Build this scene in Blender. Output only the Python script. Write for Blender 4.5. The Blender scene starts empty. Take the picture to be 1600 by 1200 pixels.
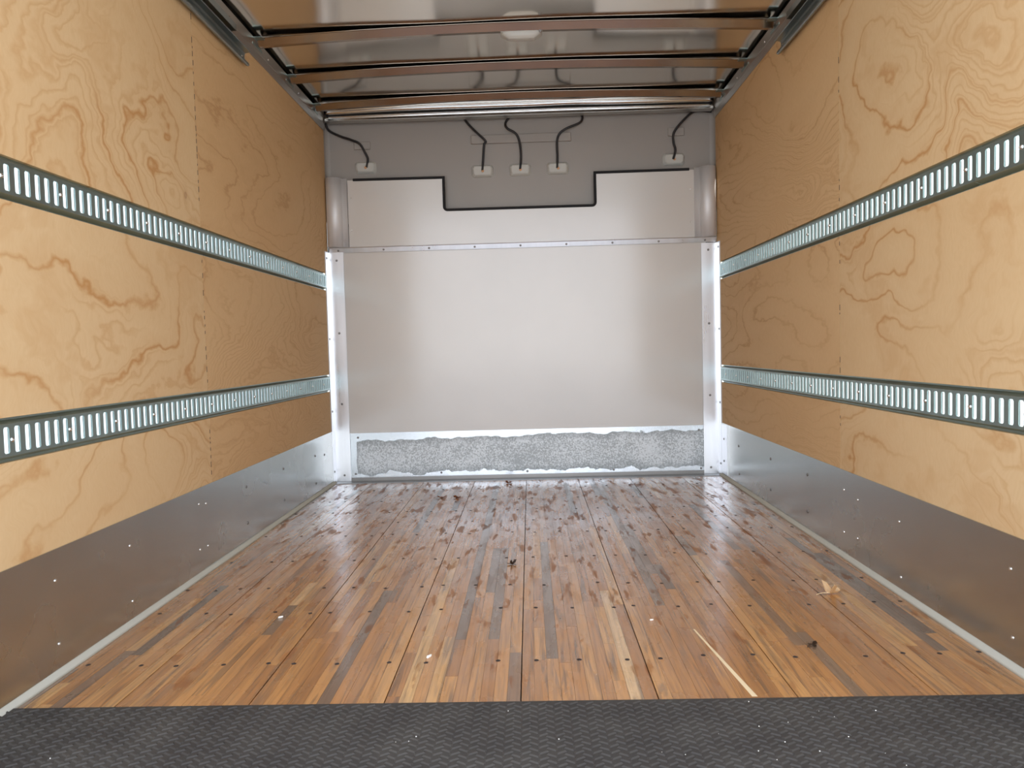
import bpy, bmesh, math, random
from mathutils import Matrix, Vector, noise
C = bpy.context.scene.collection
S = bpy.context.scene
random.seed(7)

# ------------------------------------------------------------------ camera
cam_d = bpy.data.cameras.new('camera'); cam = bpy.data.objects.new('camera', cam_d); C.objects.link(cam)
cam_d.sensor_width = 36.0; cam_d.lens = 36.0 * 1155 / 1600; cam_d.clip_start = 0.02
yaw, pitch, roll = -0.02504589, -0.04805637, -0.02617413
fw = Vector((math.sin(yaw) * math.cos(pitch), math.cos(yaw) * math.cos(pitch), math.sin(pitch)))
r0 = Vector((math.cos(yaw), -math.sin(yaw), 0)); u0 = r0.cross(fw)
rt = r0 * math.cos(roll) + u0 * math.sin(roll); up = -r0 * math.sin(roll) + u0 * math.cos(roll)
m = Matrix((rt, up, -fw)).transposed().to_4x4(); m.translation = Vector((0.0357, 0.0, 0.7768))
cam.matrix_world = m
S.camera = cam

# ------------------------------------------------------------------ sky, sun, exposure
S.view_settings.view_transform = 'Standard'; S.view_settings.look = 'None'
S.view_settings.gamma = 1.0; S.view_settings.use_curve_mapping = False
S.view_settings.exposure = 1.08
w = bpy.data.worlds.new('sky'); S.world = w; w.use_nodes = True
wn = w.node_tree; wn.nodes.clear()
wo = wn.nodes.new('ShaderNodeOutputWorld'); bg = wn.nodes.new('ShaderNodeBackground')
tc = wn.nodes.new('ShaderNodeTexCoord'); sx = wn.nodes.new('ShaderNodeSeparateXYZ'); rp = wn.nodes.new('ShaderNodeValToRGB')
wn.links.new(tc.outputs['Generated'], sx.inputs[0]); wn.links.new(sx.outputs['Z'], rp.inputs[0])
rp.color_ramp.elements[0].position = 0.0; rp.color_ramp.elements[0].color = (0.95, 0.97, 1.0, 1)
rp.color_ramp.elements[1].position = 0.9; rp.color_ramp.elements[1].color = (0.50, 0.66, 0.95, 1)
wn.links.new(rp.outputs[0], bg.inputs[0]); wn.links.new(bg.outputs[0], wo.inputs[0])
bg.inputs[1].default_value = 1.9
sd = bpy.data.lights.new('sun', 'SUN'); sd.energy = 3.0; sd.angle = 0.01; sd.color = (1, 0.95, 0.87)
so = bpy.data.objects.new('sun', sd); C.objects.link(so)
so.rotation_euler = Vector((0.45, 0.55, 0.8)).to_track_quat('Z', 'Y').to_euler()
pd = bpy.data.lights.new('rear_opening_portal', 'AREA'); pd.shape = 'RECTANGLE'; pd.size = 2.3; pd.size_y = 2.2
pd.cycles.is_portal = True
po = bpy.data.objects.new('rear_opening_portal', pd); C.objects.link(po)
po.location = (0, 1.13, 1.08); po.rotation_euler = (math.pi / 2, 0, math.pi * 0)
po.rotation_euler = Vector((0, -1, 0)).to_track_quat('Z', 'Y').to_euler()   # shines towards +Y, into the box

# ------------------------------------------------------------------ dimensions
HW = 1.15          # half width between the plywood faces
YB = 1.15          # rear opening (the camera stands just outside it)
YF = 4.407         # front panels
KH = 0.312         # kick plate height
YM = 1.585         # edge of the black mat

# ------------------------------------------------------------------ material helpers
def new_mat(name, col=(0.5, 0.5, 0.5), rough=0.5, metal=0.0, spec=0.5, coat=0.0, coat_rough=0.1):
    m = bpy.data.materials.new(name); m.use_nodes = True
    b = m.node_tree.nodes['Principled BSDF']
    b.inputs['Base Color'].default_value = (*col, 1); b.inputs['Roughness'].default_value = rough
    b.inputs['Metallic'].default_value = metal; b.inputs['Specular IOR Level'].default_value = spec
    b.inputs['Coat Weight'].default_value = coat; b.inputs['Coat Roughness'].default_value = coat_rough
    return m, m.node_tree, b
class N:
    """small node-graph writer"""
    def __init__(s, t): s.t = t
    def __call__(s, kind, ins=None, **kw):
        n = s.t.nodes.new('ShaderNode' + kind)
        for k, v in kw.items(): setattr(n, k, v)
        for k, v in (ins or {}).items():
            if isinstance(v, bpy.types.NodeSocket): s.t.links.new(v, n.inputs[k])
            else: n.inputs[k].default_value = v
        return n
    def math(s, op, a, b=None, c=None, clamp=False):
        n = s.t.nodes.new('ShaderNodeMath'); n.operation = op; n.use_clamp = clamp
        for i, v in enumerate((a, b, c)):
            if v is None: continue
            if isinstance(v, bpy.types.NodeSocket): s.t.links.new(v, n.inputs[i])
            else: n.inputs[i].default_value = v
        return n.outputs[0]
    def ramp(s, fac, stops, interp='LINEAR'):
        n = s.t.nodes.new('ShaderNodeValToRGB'); s.t.links.new(fac, n.inputs[0]); cr = n.color_ramp; cr.interpolation = interp
        while len(cr.elements) < len(stops): cr.elements.new(0.5)
        for e, (p, c) in zip(cr.elements, stops):
            e.position = p; e.color = (*c, 1) if not isinstance(c, (int, float)) else (c, c, c, 1)
        return n.outputs[0]
    def mix(s, f, a, b, mode='MIX'):
        n = s.t.nodes.new('ShaderNodeMix'); n.data_type = 'RGBA'; n.blend_type = mode
        for i, v in ((0, f), (6, a), (7, b)):
            if isinstance(v, bpy.types.NodeSocket): s.t.links.new(v, n.inputs[i])
            else: n.inputs[i].default_value = v if i == 0 else (*v, 1)
        return n.outputs[2]
    def link(s, a, b): s.t.links.new(a, b)

def plywood(name, base, dark, bands, scale, strength, stretch=(1, 1, 1), seed=0.0):
    m, t, b = new_mat(name, rough=0.62, spec=0.25); n = N(t)
    co = n('TexCoord').outputs['Object']; oi = n('ObjectInfo')
    mp = n('Mapping', {'Vector': co, 'Scale': (1, stretch[1], stretch[2])})
    cx = n('CombineXYZ', {'X': n.math('MULTIPLY', oi.outputs['Random'], 61.0)})
    v = n('VectorMath', {0: mp.outputs[0], 1: cx.outputs[0]}, operation='ADD').outputs[0]
    wn1 = n('TexNoise', {'Vector': v, 'Scale': 3.1, 'Detail': 3.0, 'Roughness': 0.6}).outputs['Color']
    wv = n('VectorMath', {0: wn1, 'Scale': 0.22}, operation='SCALE').outputs[0]
    v2 = n('VectorMath', {0: v, 1: wv}, operation='ADD').outputs[0]
    f = n('TexNoise', {'Vector': v2, 'Scale': scale, 'Detail': 1.2, 'Roughness': 0.4, 'Distortion': 0.35}).outputs['Fac']
    jag = n('TexNoise', {'Vector': v, 'Scale': 34.0, 'Detail': 2.0}).outputs['Fac']
    f = n.math('ADD', f, n.math('MULTIPLY', jag, 0.018))
    g = n.math('FRACT', n.math('MULTIPLY', f, bands))
    line = n.ramp(g, [(0.0, 0.55), (0.05, 0.16), (0.42, 0.0), (0.86, 0.12), (0.955, 1.0), (1.0, 0.6)])
    msk = n('TexNoise', {'Vector': v, 'Scale': 1.9, 'Detail': 2.0}).outputs['Fac']
    msk = n.ramp(msk, [(0.34, 0.12), (0.62, 1.0)])
    ln = n.math('MULTIPLY', n.math('MULTIPLY', line, msk), strength)
    l2 = n.ramp(n.math('FRACT', n.math('MULTIPLY', f, bands * 3.1)), [(0.0, 0.5), (0.1, 0.1), (0.6, 0.0), (0.93, 1.0), (1.0, 0.7)])
    m2 = n.ramp(n('TexNoise', {'Vector': v, 'Scale': 1.5, 'Detail': 1.0, 'Distortion': 0.5}).outputs['Fac'], [(0.47, 0.0), (0.60, 1.0)])
    ln = n.math('MAXIMUM', ln, n.math('MULTIPLY', n.math('MULTIPLY', l2, m2), 0.42))
    # filled patches between two rings
    fl = n.ramp(n('TexNoise', {'Vector': v2, 'Scale': scale * 1.7, 'Detail': 4.0, 'Roughness': 0.65}).outputs['Fac'], [(0.54, 0.0), (0.62, 1.0), (0.70, 0.35), (1.0, 0.0)])
    ln = n.math('MAXIMUM', ln, n.math('MULTIPLY', fl, 0.26 * strength))
    fib = n('TexNoise', {'Vector': n('Mapping', {'Vector': v2, 'Scale': (1, 40, 9)}).outputs[0], 'Scale': 4.0, 'Detail': 4.0}).outputs['Fac']
    big = n('TexNoise', {'Vector': v, 'Scale': 0.9, 'Detail': 2.0}).outputs['Fac']
    c = n.mix(n.ramp(big, [(0.3, 0.0), (0.75, 0.55)]), base, tuple(x * y for x, y in zip(base, (0.90, 0.80, 0.68))))
    c = n.mix(n.math('MULTIPLY', n.ramp(fib, [(0.35, 0.0), (0.75, 1.0)]), 0.13), c, dark)
    c = n.mix(ln, c, dark)
    # knots
    vk = n('TexVoronoi', {'Vector': n('Mapping', {'Vector': v2, 'Scale': (1, 1, 0.7)}).outputs[0], 'Scale': 2.3, 'Randomness': 1.0})
    kc = n('SeparateColor', {'Color': vk.outputs['Color']}).outputs[0]
    kd = n.math('ADD', vk.outputs['Distance'], n.math('MULTIPLY', jag, 0.02))
    ring = n.ramp(kd, [(0.018, 0.75), (0.034, 0.95), (0.044, 0.25), (0.075, 0.0)])
    kn = n.math('MULTIPLY', ring, n.math('GREATER_THAN', kc, 0.80))
    c = n.mix(n.math('MULTIPLY', kn, 0.55), c, (0.30, 0.13, 0.05))
    n.link(c, b.inputs['Base Color'])
    bp = n('Bump', {'Strength': 0.12, 'Distance': 0.001, 'Height': fib}); n.link(bp.outputs[0], b.inputs['Normal'])
    return m

def metal(name, col, rough, noise_amt=0.1, spangle=0.0, metallic=1.0, scale=6.0, streak=(1, 1, 1)):
    m, t, b = new_mat(name, col, rough, metallic); n = N(t)
    g = n('NewGeometry').outputs['Position']; g = n('Mapping', {'Vector': g, 'Scale': streak}).outputs[0]
    ns = n('TexNoise', {'Vector': g, 'Scale': scale, 'Detail': 4.0}).outputs['Fac']
    r = n.math('ADD', n.math('MULTIPLY', n.math('SUBTRACT', ns, 0.5), noise_amt * 2), rough, clamp=True)
    c = n.mix(n.ramp(ns, [(0.3, 0.0), (0.7, 1.0)]), tuple(x * 0.9 for x in col), col)
    if spangle:
        vo = n('TexVoronoi', {'Vector': g, 'Scale': 55.0}); sc = n('SeparateColor', {'Color': vo.outputs['Color']}).outputs[0]
        c = n.mix(n.math('MULTIPLY', sc, spangle), c, tuple(x * 0.55 for x in col))
        r = n.math('ADD', r, n.math('MULTIPLY', sc, spangle * 0.3), clamp=True)
    n.link(c, b.inputs['Base Color']); n.link(r, b.inputs['Roughness'])
    return m

M = {}
M['ply'] = plywood('sanded_pine_plywood', (0.70, 0.495, 0.270), (0.50, 0.25, 0.085), 11.0, 1.7, 1.0, (1, 0.85, 1.15))
M['ply_fine'] = plywood('close_grained_plywood', (0.68, 0.455, 0.235), (0.46, 0.245, 0.095), 22.0, 1.15, 0.70, (1, 0.55, 1.5))
M['zinc'] = metal('zinc_plated_steel', (0.39, 0.49, 0.48), 0.42, 0.08)
M['zinc_old'] = metal('dull_galvanised_track', (0.34, 0.38, 0.37), 0.34, 0.08)
M['rivet'] = metal('bright_rivet', (0.85, 0.85, 0.82), 0.25)
M['kick'] = metal('galvanised_kick_steel', (0.60, 0.615, 0.59), 0.27, 0.025, 0.0, scale=3.0)
M['alu'] = metal('mill_aluminium', (0.78, 0.80, 0.83), 0.30, 0.08, scale=3.0, streak=(8, 8, 0.8))
M['alu_soft'] = metal('brushed_aluminium_post', (0.80, 0.79, 0.78), 0.55, 0.08, metallic=0.45, scale=3.0, streak=(8, 8, 0.8))
M['alu_dull'] = metal('dull_aluminium_rail', (0.62, 0.60, 0.56), 0.36, 0.08, scale=4.0)
M['alu_top'] = metal('polished_front_rail', (0.86, 0.86, 0.84), 0.16, 0.05)
M['roof'] = metal('bright_roof_skin', (0.96, 0.925, 0.855), 0.125, 0.05, scale=2.0)
M['bow'] = metal('galvanised_bow', (0.40, 0.335, 0.275), 0.15, 0.04, scale=5.0)
M['white'] = new_mat('white_liner_sheet', (0.93, 0.94, 0.93), 0.5)[0]
def frp():
    m, t, b = new_mat('translucent_white_fibreglass', (0.90, 0.93, 0.92), 0.5); n = N(t)
    tr = n('BsdfTranslucent', {'Color': (0.93, 0.96, 0.93, 1)}); mx = n('MixShader', {0: 0.72, 1: b.outputs[0], 2: tr.outputs[0]})
    n.link(mx.outputs[0], t.nodes['Material Output'].inputs[0]); return m
M['frp'] = frp()
M['dark'] = new_mat('dark_gap', (0.03, 0.028, 0.025), 0.8)[0]
M['rubber'] = new_mat('black_rubber_edge', (0.012, 0.012, 0.013), 0.6, spec=0.3)[0]
M['cable'] = new_mat('black_cable_sheath', (0.014, 0.012, 0.012), 0.45)[0]
M['copper'] = new_mat('brass_grommet', (0.75, 0.42, 0.22), 0.4, 0.6)[0]
M['plastic'] = new_mat('translucent_white_plastic', (0.56, 0.55, 0.50), 0.38)[0]
M['caulk'] = new_mat('grey_white_sealant', (0.50, 0.465, 0.37), 0.6)[0]
M['steel_screw'] = metal('dark_screw_head', (0.28, 0.27, 0.26), 0.4)
M['floor_screw'] = new_mat('sunken_floor_screw', (0.035, 0.022, 0.016), 0.6)[0]

def painted(name, col, rough, coat):
    m, t, b = new_mat(name, col, rough, coat=coat, coat_rough=0.15); n = N(t); b.inputs['Coat IOR'].default_value = 1.62 if coat > 0.5 else 1.4
    g = n('NewGeometry').outputs['Position']
    ns = n('TexNoise', {'Vector': g, 'Scale': 2.2, 'Detail': 3.0}).outputs['Fac']
    c = n.mix(n.ramp(ns, [(0.35, 0.0), (0.7, 1.0)]), tuple(x * 0.95 for x in col), col)
    n.link(c, b.inputs['Base Color'])
    bp = n('Bump', {'Strength': 0.05, 'Distance': 0.02, 'Height': n('TexNoise', {'Vector': g, 'Scale': 3.0, 'Detail': 1.0}).outputs['Fac']})
    n.link(bp.outputs[0], b.inputs['Normal']); n.link(bp.outputs[0], b.inputs['Coat Normal'])
    return m
M['panel'] = painted('satin_white_panel', (0.66, 0.63, 0.585), 0.30, 1.0)
M['nose'] = painted('shade_toned_moulding', (0.37, 0.34, 0.305), 0.45, 0.1)  # white moulding; the shade of the recess is put into this grey base

def wood_floor():
    m, t, b = new_mat('oiled_hardwood_strip', rough=0.35, spec=0.5); n = N(t)
    g = n('NewGeometry').outputs['Position']
    tone = n('Attribute', attribute_name='tone')
    sc = n('SeparateColor', {'Color': tone.outputs['Color']})
    t0, t1 = sc.outputs[0], sc.outputs[1]
    base = n.ramp(t0, [(0.0, (0.17, 0.10, 0.058)), (0.10, (0.24, 0.145, 0.085)), (0.14, (0.35, 0.145, 0.048)), (0.45, (0.47, 0.20, 0.060)),
                       (0.75, (0.57, 0.265, 0.082)), (0.92, (0.64, 0.34, 0.115)), (1.0, (0.68, 0.41, 0.19))])
    off = n('CombineXYZ', {'Y': n.math('MULTIPLY', t1, 31.0), 'Z': n.math('MULTIPLY', t0, 17.0)}).outputs[0]
    v = n('VectorMath', {0: g, 1: off}, operation='ADD').outputs[0]
    gr = n('TexNoise', {'Vector': n('Mapping', {'Vector': v, 'Scale': (130, 5, 1)}).outputs[0], 'Scale': 1.0, 'Detail': 4.0, 'Distortion': 0.6}).outputs['Fac']
    c = n.mix(n.math('MULTIPLY', n.ramp(gr, [(0.42, 0.0), (0.75, 1.0)]), 0.55), base, (0.13, 0.06, 0.028))
    st = n('TexNoise', {'Vector': n('Mapping', {'Vector': v, 'Scale': (45, 2.2, 1)}).outputs[0], 'Scale': 1.0, 'Detail': 3.0, 'Distortion': 1.0}).outputs['Fac']
    c = n.mix(n.math('MULTIPLY', n.ramp(st, [(0.58, 0.0), (0.67, 1.0)]), 0.60), c, (0.12, 0.065, 0.036))
    st2 = n('TexNoise', {'Vector': n('Mapping', {'Vector': g, 'Scale': (38, 1.6, 1), 'Location': (3, 7, 0)}).outputs[0], 'Scale': 1.0, 'Detail': 3.5, 'Distortion': 1.4}).outputs['Fac']
    c = n.mix(n.math('MULTIPLY', n.ramp(st2, [(0.62, 0.0), (0.67, 1.0), (0.72, 0.2)]), 0.55), c, (0.15, 0.085, 0.05))
    # scuffs and old water marks: stains with a shape of their own, thicker towards the front of the box
    sm = n('TexNoise', {'Vector': n('Mapping', {'Vector': g, 'Scale': (24, 5.5, 1)}).outputs[0], 'Scale': 1.0, 'Detail': 5.0, 'Roughness': 0.6}).outputs['Fac']
    yy = n('SeparateXYZ', {'Vector': g}).outputs['Y']
    far = n('MapRange', {'Value': yy, 'From Min': 2.0, 'From Max': 4.0, 'To Min': 0.0, 'To Max': 1.0}).outputs[0]
    sm2 = n.ramp(n.math('ADD', sm, n.math('MULTIPLY', far, 0.05)), [(0.60, 0.0), (0.65, 1.0)])
    c = n.mix(n.math('MULTIPLY', sm2, 0.5), c, (0.22, 0.075, 0.026))
    n.link(c, b.inputs['Base Color'])
    rn = n('TexNoise', {'Vector': n('Mapping', {'Vector': g, 'Scale': (9, 4, 1)}).outputs[0], 'Scale': 1.0, 'Detail': 4.0}).outputs['Fac']
    r = n.math('ADD', n.math('MULTIPLY', rn, 0.26), 0.14); r = n.math('ADD', r, n.math('MULTIPLY', sm2, 0.15), clamp=True)
    n.link(r, b.inputs['Roughness'])
    wear = n('TexNoise', {'Vector': n('Mapping', {'Vector': g, 'Scale': (30, 5.0, 1)}).outputs[0], 'Scale': 1.0, 'Detail': 4.0, 'Roughness': 0.6}).outputs['Fac']
    cw = n.math('MULTIPLY', n.ramp(wear, [(0.38, 0.35), (0.54, 1.0)]), n.math('SUBTRACT', 1.0, sm2))
    n.link(cw, b.inputs['Coat Weight']); b.inputs['Coat IOR'].default_value = 1.6; b.inputs['Coat Roughness'].default_value = 0.20
    h = n.math('ADD', n.math('MULTIPLY', gr, 0.3), n('TexNoise', {'Vector': g, 'Scale': 14.0, 'Detail': 2.0}).outputs['Fac'])
    bp = n('Bump', {'Strength': 0.25, 'Distance': 0.0025, 'Height': h}); n.link(bp.outputs[0], b.inputs['Normal'])
    return m
M['wood'] = wood_floor()

def scuff_plate():
    m, t, b = new_mat('corroded_galvanised_plate', (0.7, 0.73, 0.75), 0.3, 0.9); n = N(t)
    g = n('NewGeometry').outputs['Position']; s = n('SeparateXYZ', {'Vector': g})
    edge = n('TexNoise', {'Vector': g, 'Scale': 9.0, 'Detail': 6.0, 'Roughness': 0.6}).outputs['Fac']
    e = n.math('MULTIPLY', n.math('SUBTRACT', edge, 0.5), 0.10)
    zt = n.math('SUBTRACT', n.math('ADD', 0.270, n.math('MULTIPLY', e, 0.8)), s.outputs['Z'])
    zt = n.math('ADD', zt, n.math('MULTIPLY', n.math('SUBTRACT', s.outputs['X'], 0.9), 0.012))
    xl = n.math('ADD', n.math('ADD', s.outputs['X'], 1.03), e)
    # a rounded left shoulder
    zt2 = n.math('MINIMUM', zt, n.math('ADD', n.math('MULTIPLY', xl, 1.6), -0.01))
    zb = n.math('SUBTRACT', s.outputs['Z'], n.math('ADD', 0.045, e))
    d = n.math('MINIMUM', zt2, zb)
    inside = n.ramp(n.math('MULTIPLY', d, 20.0, clamp=True), [(0.0, 0.0), (0.08, 1.0)])
    rim = n.ramp(n.math('MULTIPLY', d, 20.0, clamp=True), [(0.0, 0.0), (0.07, 1.0), (0.8, 0.0)])
    mot = n('TexNoise', {'Vector': g, 'Scale': 130.0, 'Detail': 4.0, 'Roughness': 0.75}).outputs['Fac']
    cloud = n('TexNoise', {'Vector': g, 'Scale': 5.0, 'Detail': 3.0}).outputs['Fac']
    spots = n.math('GREATER_THAN', n.math('ADD', mot, n.math('MULTIPLY', n.math('SUBTRACT', cloud, 0.5), -0.30)), 0.50)
    c = n.mix(n.math('MULTIPLY', spots, 0.75), (0.80, 0.85, 0.87), (0.33, 0.37, 0.38))
    c = n.mix(n.math('MULTIPLY', rim, 0.45), c, (0.20, 0.23, 0.24))
    c = n.mix(inside, (0.62, 0.67, 0.71), c)
    n.link(c, b.inputs['Base Color'])
    n.link(n.math('ADD', n.math('MULTIPLY', inside, 0.30), 0.24), b.inputs['Roughness'])
    n.link(n.math('SUBTRACT', 0.9, n.math('MULTIPLY', inside, 0.65)), b.inputs['Metallic'])
    return m
M['scuff'] = scuff_plate()

def mat_rubber():
    m, t, b = new_mat('black_tread_rubber', (0.055, 0.054, 0.052), 0.55, spec=0.16); n = N(t)
    g = n('NewGeometry').outputs['Position']
    ns = n('TexNoise', {'Vector': g, 'Scale': 7.0, 'Detail': 5.0}).outputs['Fac']
    c = n.mix(n.ramp(ns, [(0.35, 0.0), (0.7, 1.0)]), (0.050, 0.041, 0.033), (0.072, 0.060, 0.047))
    n.link(c, b.inputs['Base Color'])
    return m
M['mat'] = mat_rubber()
def concrete():
    m, t, b = new_mat('yard_concrete', (0.42, 0.40, 0.37), 0.85); n = N(t)
    g = n('NewGeometry').outputs['Position']
    ns = n('TexNoise', {'Vector': g, 'Scale': 1.5, 'Detail': 6.0}).outputs['Fac']
    n.link(n.mix(ns, (0.36, 0.34, 0.31), (0.48, 0.46, 0.43)), b.inputs['Base Color'])
    return m
M['concrete'] = concrete()
M['leaf_dark'] = new_mat('dark_dry_leaf', (0.06, 0.028, 0.012), 0.6)[0]
M['leaf_orange'] = new_mat('orange_dry_leaf', (0.30, 0.10, 0.03), 0.55)[0]
M['leaf_tan'] = new_mat('pale_dry_leaf', (0.88, 0.62, 0.33), 0.55)[0]
M['sliver'] = new_mat('pale_sapwood', (0.80, 0.60, 0.34), 0.5)[0]
M['chip'] = new_mat('pale_wood_chip', (0.85, 0.78, 0.66), 0.6)[0]

# ------------------------------------------------------------------ object helpers
def obj(name, data, mat=None, parent=None, label=None, smooth=False, kind=None):
    if isinstance(data, bmesh.types.BMesh):
        me = bpy.data.meshes.new(name)
        bmesh.ops.recalc_face_normals(data, faces=data.faces)
        data.to_mesh(me); data.free()
    else: me = data
    if mat is not None and not me.materials: me.materials.append(mat)
    if smooth:
        for p in me.polygons: p.use_smooth = True
    o = bpy.data.objects.new(name, me); C.objects.link(o)
    if parent is not None: o.parent = parent
    if label: o['label'] = label
    if kind: o['kind'] = kind
    return o
def local(o, loc):
    """shift a world-built child to its root's frame"""
    return o
def thing(name, label, cat, loc=(0, 0, 0), group=None):
    o = bpy.data.objects.new(name, None); C.objects.link(o); o.location = loc; o.empty_display_size = 0.05
    o['label'] = label; o['category'] = cat
    if group: o['group'] = group
    return o
def tag(o, label, cat, group=None):
    o['label'] = label; o['category'] = cat
    if group: o['group'] = group
    return o
def struct(name, label=None):
    o = bpy.data.objects.new(name, None); C.objects.link(o); o['kind'] = 'structure'; o.empty_display_size = 0.05
    o['label'] = label or name.replace('_', ' '); return o
def box(bm, x0, x1, y0, y1, z0, z1):
    v = [bm.verts.new((x, y, z)) for x in (x0, x1) for y in (y0, y1) for z in (z0, z1)]
    for f in ((0, 1, 3, 2), (4, 6, 7, 5), (0, 4, 5, 1), (2, 3, 7, 6), (0, 2, 6, 4), (1, 5, 7, 3)):
        bm.faces.new([v[i] for i in f])
    return v
def bx(*a, bev=0.0, seg=2):
    bm = bmesh.new(); box(bm, *a)
    if bev: bmesh.ops.bevel(bm, geom=bm.edges[:], offset=bev, segments=seg, affect='EDGES', profile=0.5)
    return bm
def prism(bm, prof, axis, a, b, closed=True):
    """extrude a 2-D outline along an axis; prof gives the other two coordinates in xyz order"""
    def P(u, v, t):
        return {'x': (t, u, v), 'y': (u, t, v), 'z': (u, v, t)}[axis]
    A = [bm.verts.new(P(u, v, a)) for u, v in prof]; B = [bm.verts.new(P(u, v, b)) for u, v in prof]
    n = len(prof)
    for i in range(n if closed else n - 1):
        j = (i + 1) % n; bm.faces.new((A[i], A[j], B[j], B[i]))
    if closed: bm.faces.new(A); bm.faces.new(B[::-1])
def strip_profile(path, th):
    """thicken a polyline (u,v) to a closed outline of thickness th"""
    L, R = [], []
    for i, p in enumerate(path):
        a = path[max(i - 1, 0)]; b = path[min(i + 1, len(path) - 1)]
        d = Vector((b[0] - a[0], b[1] - a[1])).normalized(); nn = Vector((-d.y, d.x)) * th / 2
        L.append((p[0] + nn.x, p[1] + nn.y)); R.append((p[0] - nn.x, p[1] - nn.y))
    return L + R[::-1]
def screw_mesh(name, r, h, mat, segs=10):
    """domed head standing on z=0 with a recessed drive"""
    bm = bmesh.new(); rings = [(r, 0), (r * 0.93, h * 0.5), (r * 0.62, h * 0.95), (r * 0.28, h), (r * 0.2, h * 0.55)]
    prev = None
    for rr, z in rings:
        cur = [bm.verts.new((rr * math.cos(2 * math.pi * i / segs), rr * math.sin(2 * math.pi * i / segs), z)) for i in range(segs)]
        if prev:
            for i in range(segs): bm.faces.new((prev[i], prev[(i + 1) % segs], cur[(i + 1) % segs], cur[i]))
        prev = cur
    bm.faces.new(prev)
    me = bpy.data.meshes.new(name); bmesh.ops.recalc_face_normals(bm, faces=bm.faces); bm.to_mesh(me); bm.free()
    me.materials.append(mat)
    for p in me.polygons: p.use_smooth = True
    return me
ROT = {'+x': (0, math.pi / 2, 0), '-x': (0, -math.pi / 2, 0), '-y': (math.pi / 2, 0, 0), '+z': (0, 0, 0)}
def screw(parent, me, loc, facing, name='screw', label=None):
    o = bpy.data.objects.new(name, me); C.objects.link(o); o.parent = parent
    o.location = Vector(loc) - parent.location; o.rotation_euler = ROT[facing]
    if label: o['label'] = label
    return o
ME_rivet = screw_mesh('rivet', 0.0062, 0.004, M['rivet'])
ME_screw = screw_mesh('screw', 0.0046, 0.0028, M['rivet'])
ME_dark = screw_mesh('screw', 0.0068, 0.003, M['steel_screw'])
def tube(pts, r, segs=8, sub=6):
    """swept round tube through points (Catmull-Rom)"""
    P = [Vector(p) for p in pts]; Q = []
    for i in range(len(P) - 1):
        a, b, c, d = P[max(i - 1, 0)], P[i], P[i + 1], P[min(i + 2, len(P) - 1)]
        for k in range(sub):
            t = k / sub
            Q.append(0.5 * ((2 * b) + (c - a) * t + (2 * a - 5 * b + 4 * c - d) * t * t + (3 * b - a - 3 * c + d) * t ** 3))
    Q.append(P[-1]); bm = bmesh.new(); prev = None; ref = Vector((0, 1, 0.01))
    for i, q in enumerate(Q):
        d = (Q[min(i + 1, len(Q) - 1)] - Q[max(i - 1, 0)]).normalized()
        s = d.cross(ref).normalized(); u = s.cross(d)
        cur = [bm.verts.new(q + (s * math.cos(a) + u * math.sin(a)) * r) for a in (2 * math.pi * k / segs for k in range(segs))]
        if prev:
            for k in range(segs): bm.faces.new((prev[k], prev[(k + 1) % segs], cur[(k + 1) % segs], cur[k]))
        else: bm.faces.new(cur)
        prev = cur
    bm.faces.new(prev[::-1]); return bm

# ================================================================== SETTING
# ---- yard outside
g = obj('ground', bx(-30, 30, -45, 20, -1.15, -1.05), M['concrete'], kind='structure')

# ---- floor: boards of glued hardwood strips
floor = struct('floor', 'hardwood strip floor of eight long boards running to the front wall')
seams = [-HW, -0.912, -0.609, -0.306, -0.003, 0.300, 0.603, 0.906, HW]
Y0, Y1 = YM - 0.03, 4.345
screw_rows = [1.811, 2.175, 2.396, 2.725, 3.092, 3.31, 3.537, 3.796, 4.10]
ME_fs = screw_mesh('floor_screw', 0.0062, 0.0012, M['floor_screw'])
boards, strips = [], []
for bi in range(8):
    x0, x1 = seams[bi] + 0.0012, seams[bi + 1] - 0.0012
    bo = obj('floor_board', bx(x0, x1, Y0, Y1, -0.03, -0.006), M['wood'], floor); boards.append(bo)
    at = bo.data.color_attributes.new('tone', 'FLOAT_COLOR', 'POINT')
    for d in at.data: d.color = (0.3, 0.5, 0, 1)
    nr = max(7, round((x1 - x0) / 0.030)); wd = (x1 - x0) / nr
    for r in range(nr):
        y = Y0 - random.uniform(0, 0.5)
        while y < Y1:
            L = random.choice((0.25, 0.42, 0.55, 0.7, 0.85, 1.05)) * random.uniform(0.85, 1.15)
            a, b = max(y, Y0), min(y + L, Y1); y += L
            if b - a < 0.03: continue
            if Y1 - y < 0.05 : b = Y1; y = Y1
            u = random.random()
            tone = random.uniform(0.0, 0.13) if u < 0.085 else (random.uniform(0.9, 1.0) if u > 0.985 else min(1, max(0.13, random.gauss(0.52, 0.18))))
            strips.append((bi, x0 + r * wd + 0.00025, x0 + (r + 1) * wd - 0.00025, a + 0.0003, b - 0.0003, tone, random.random(), random.uniform(-0.0005, 0)))
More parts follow.
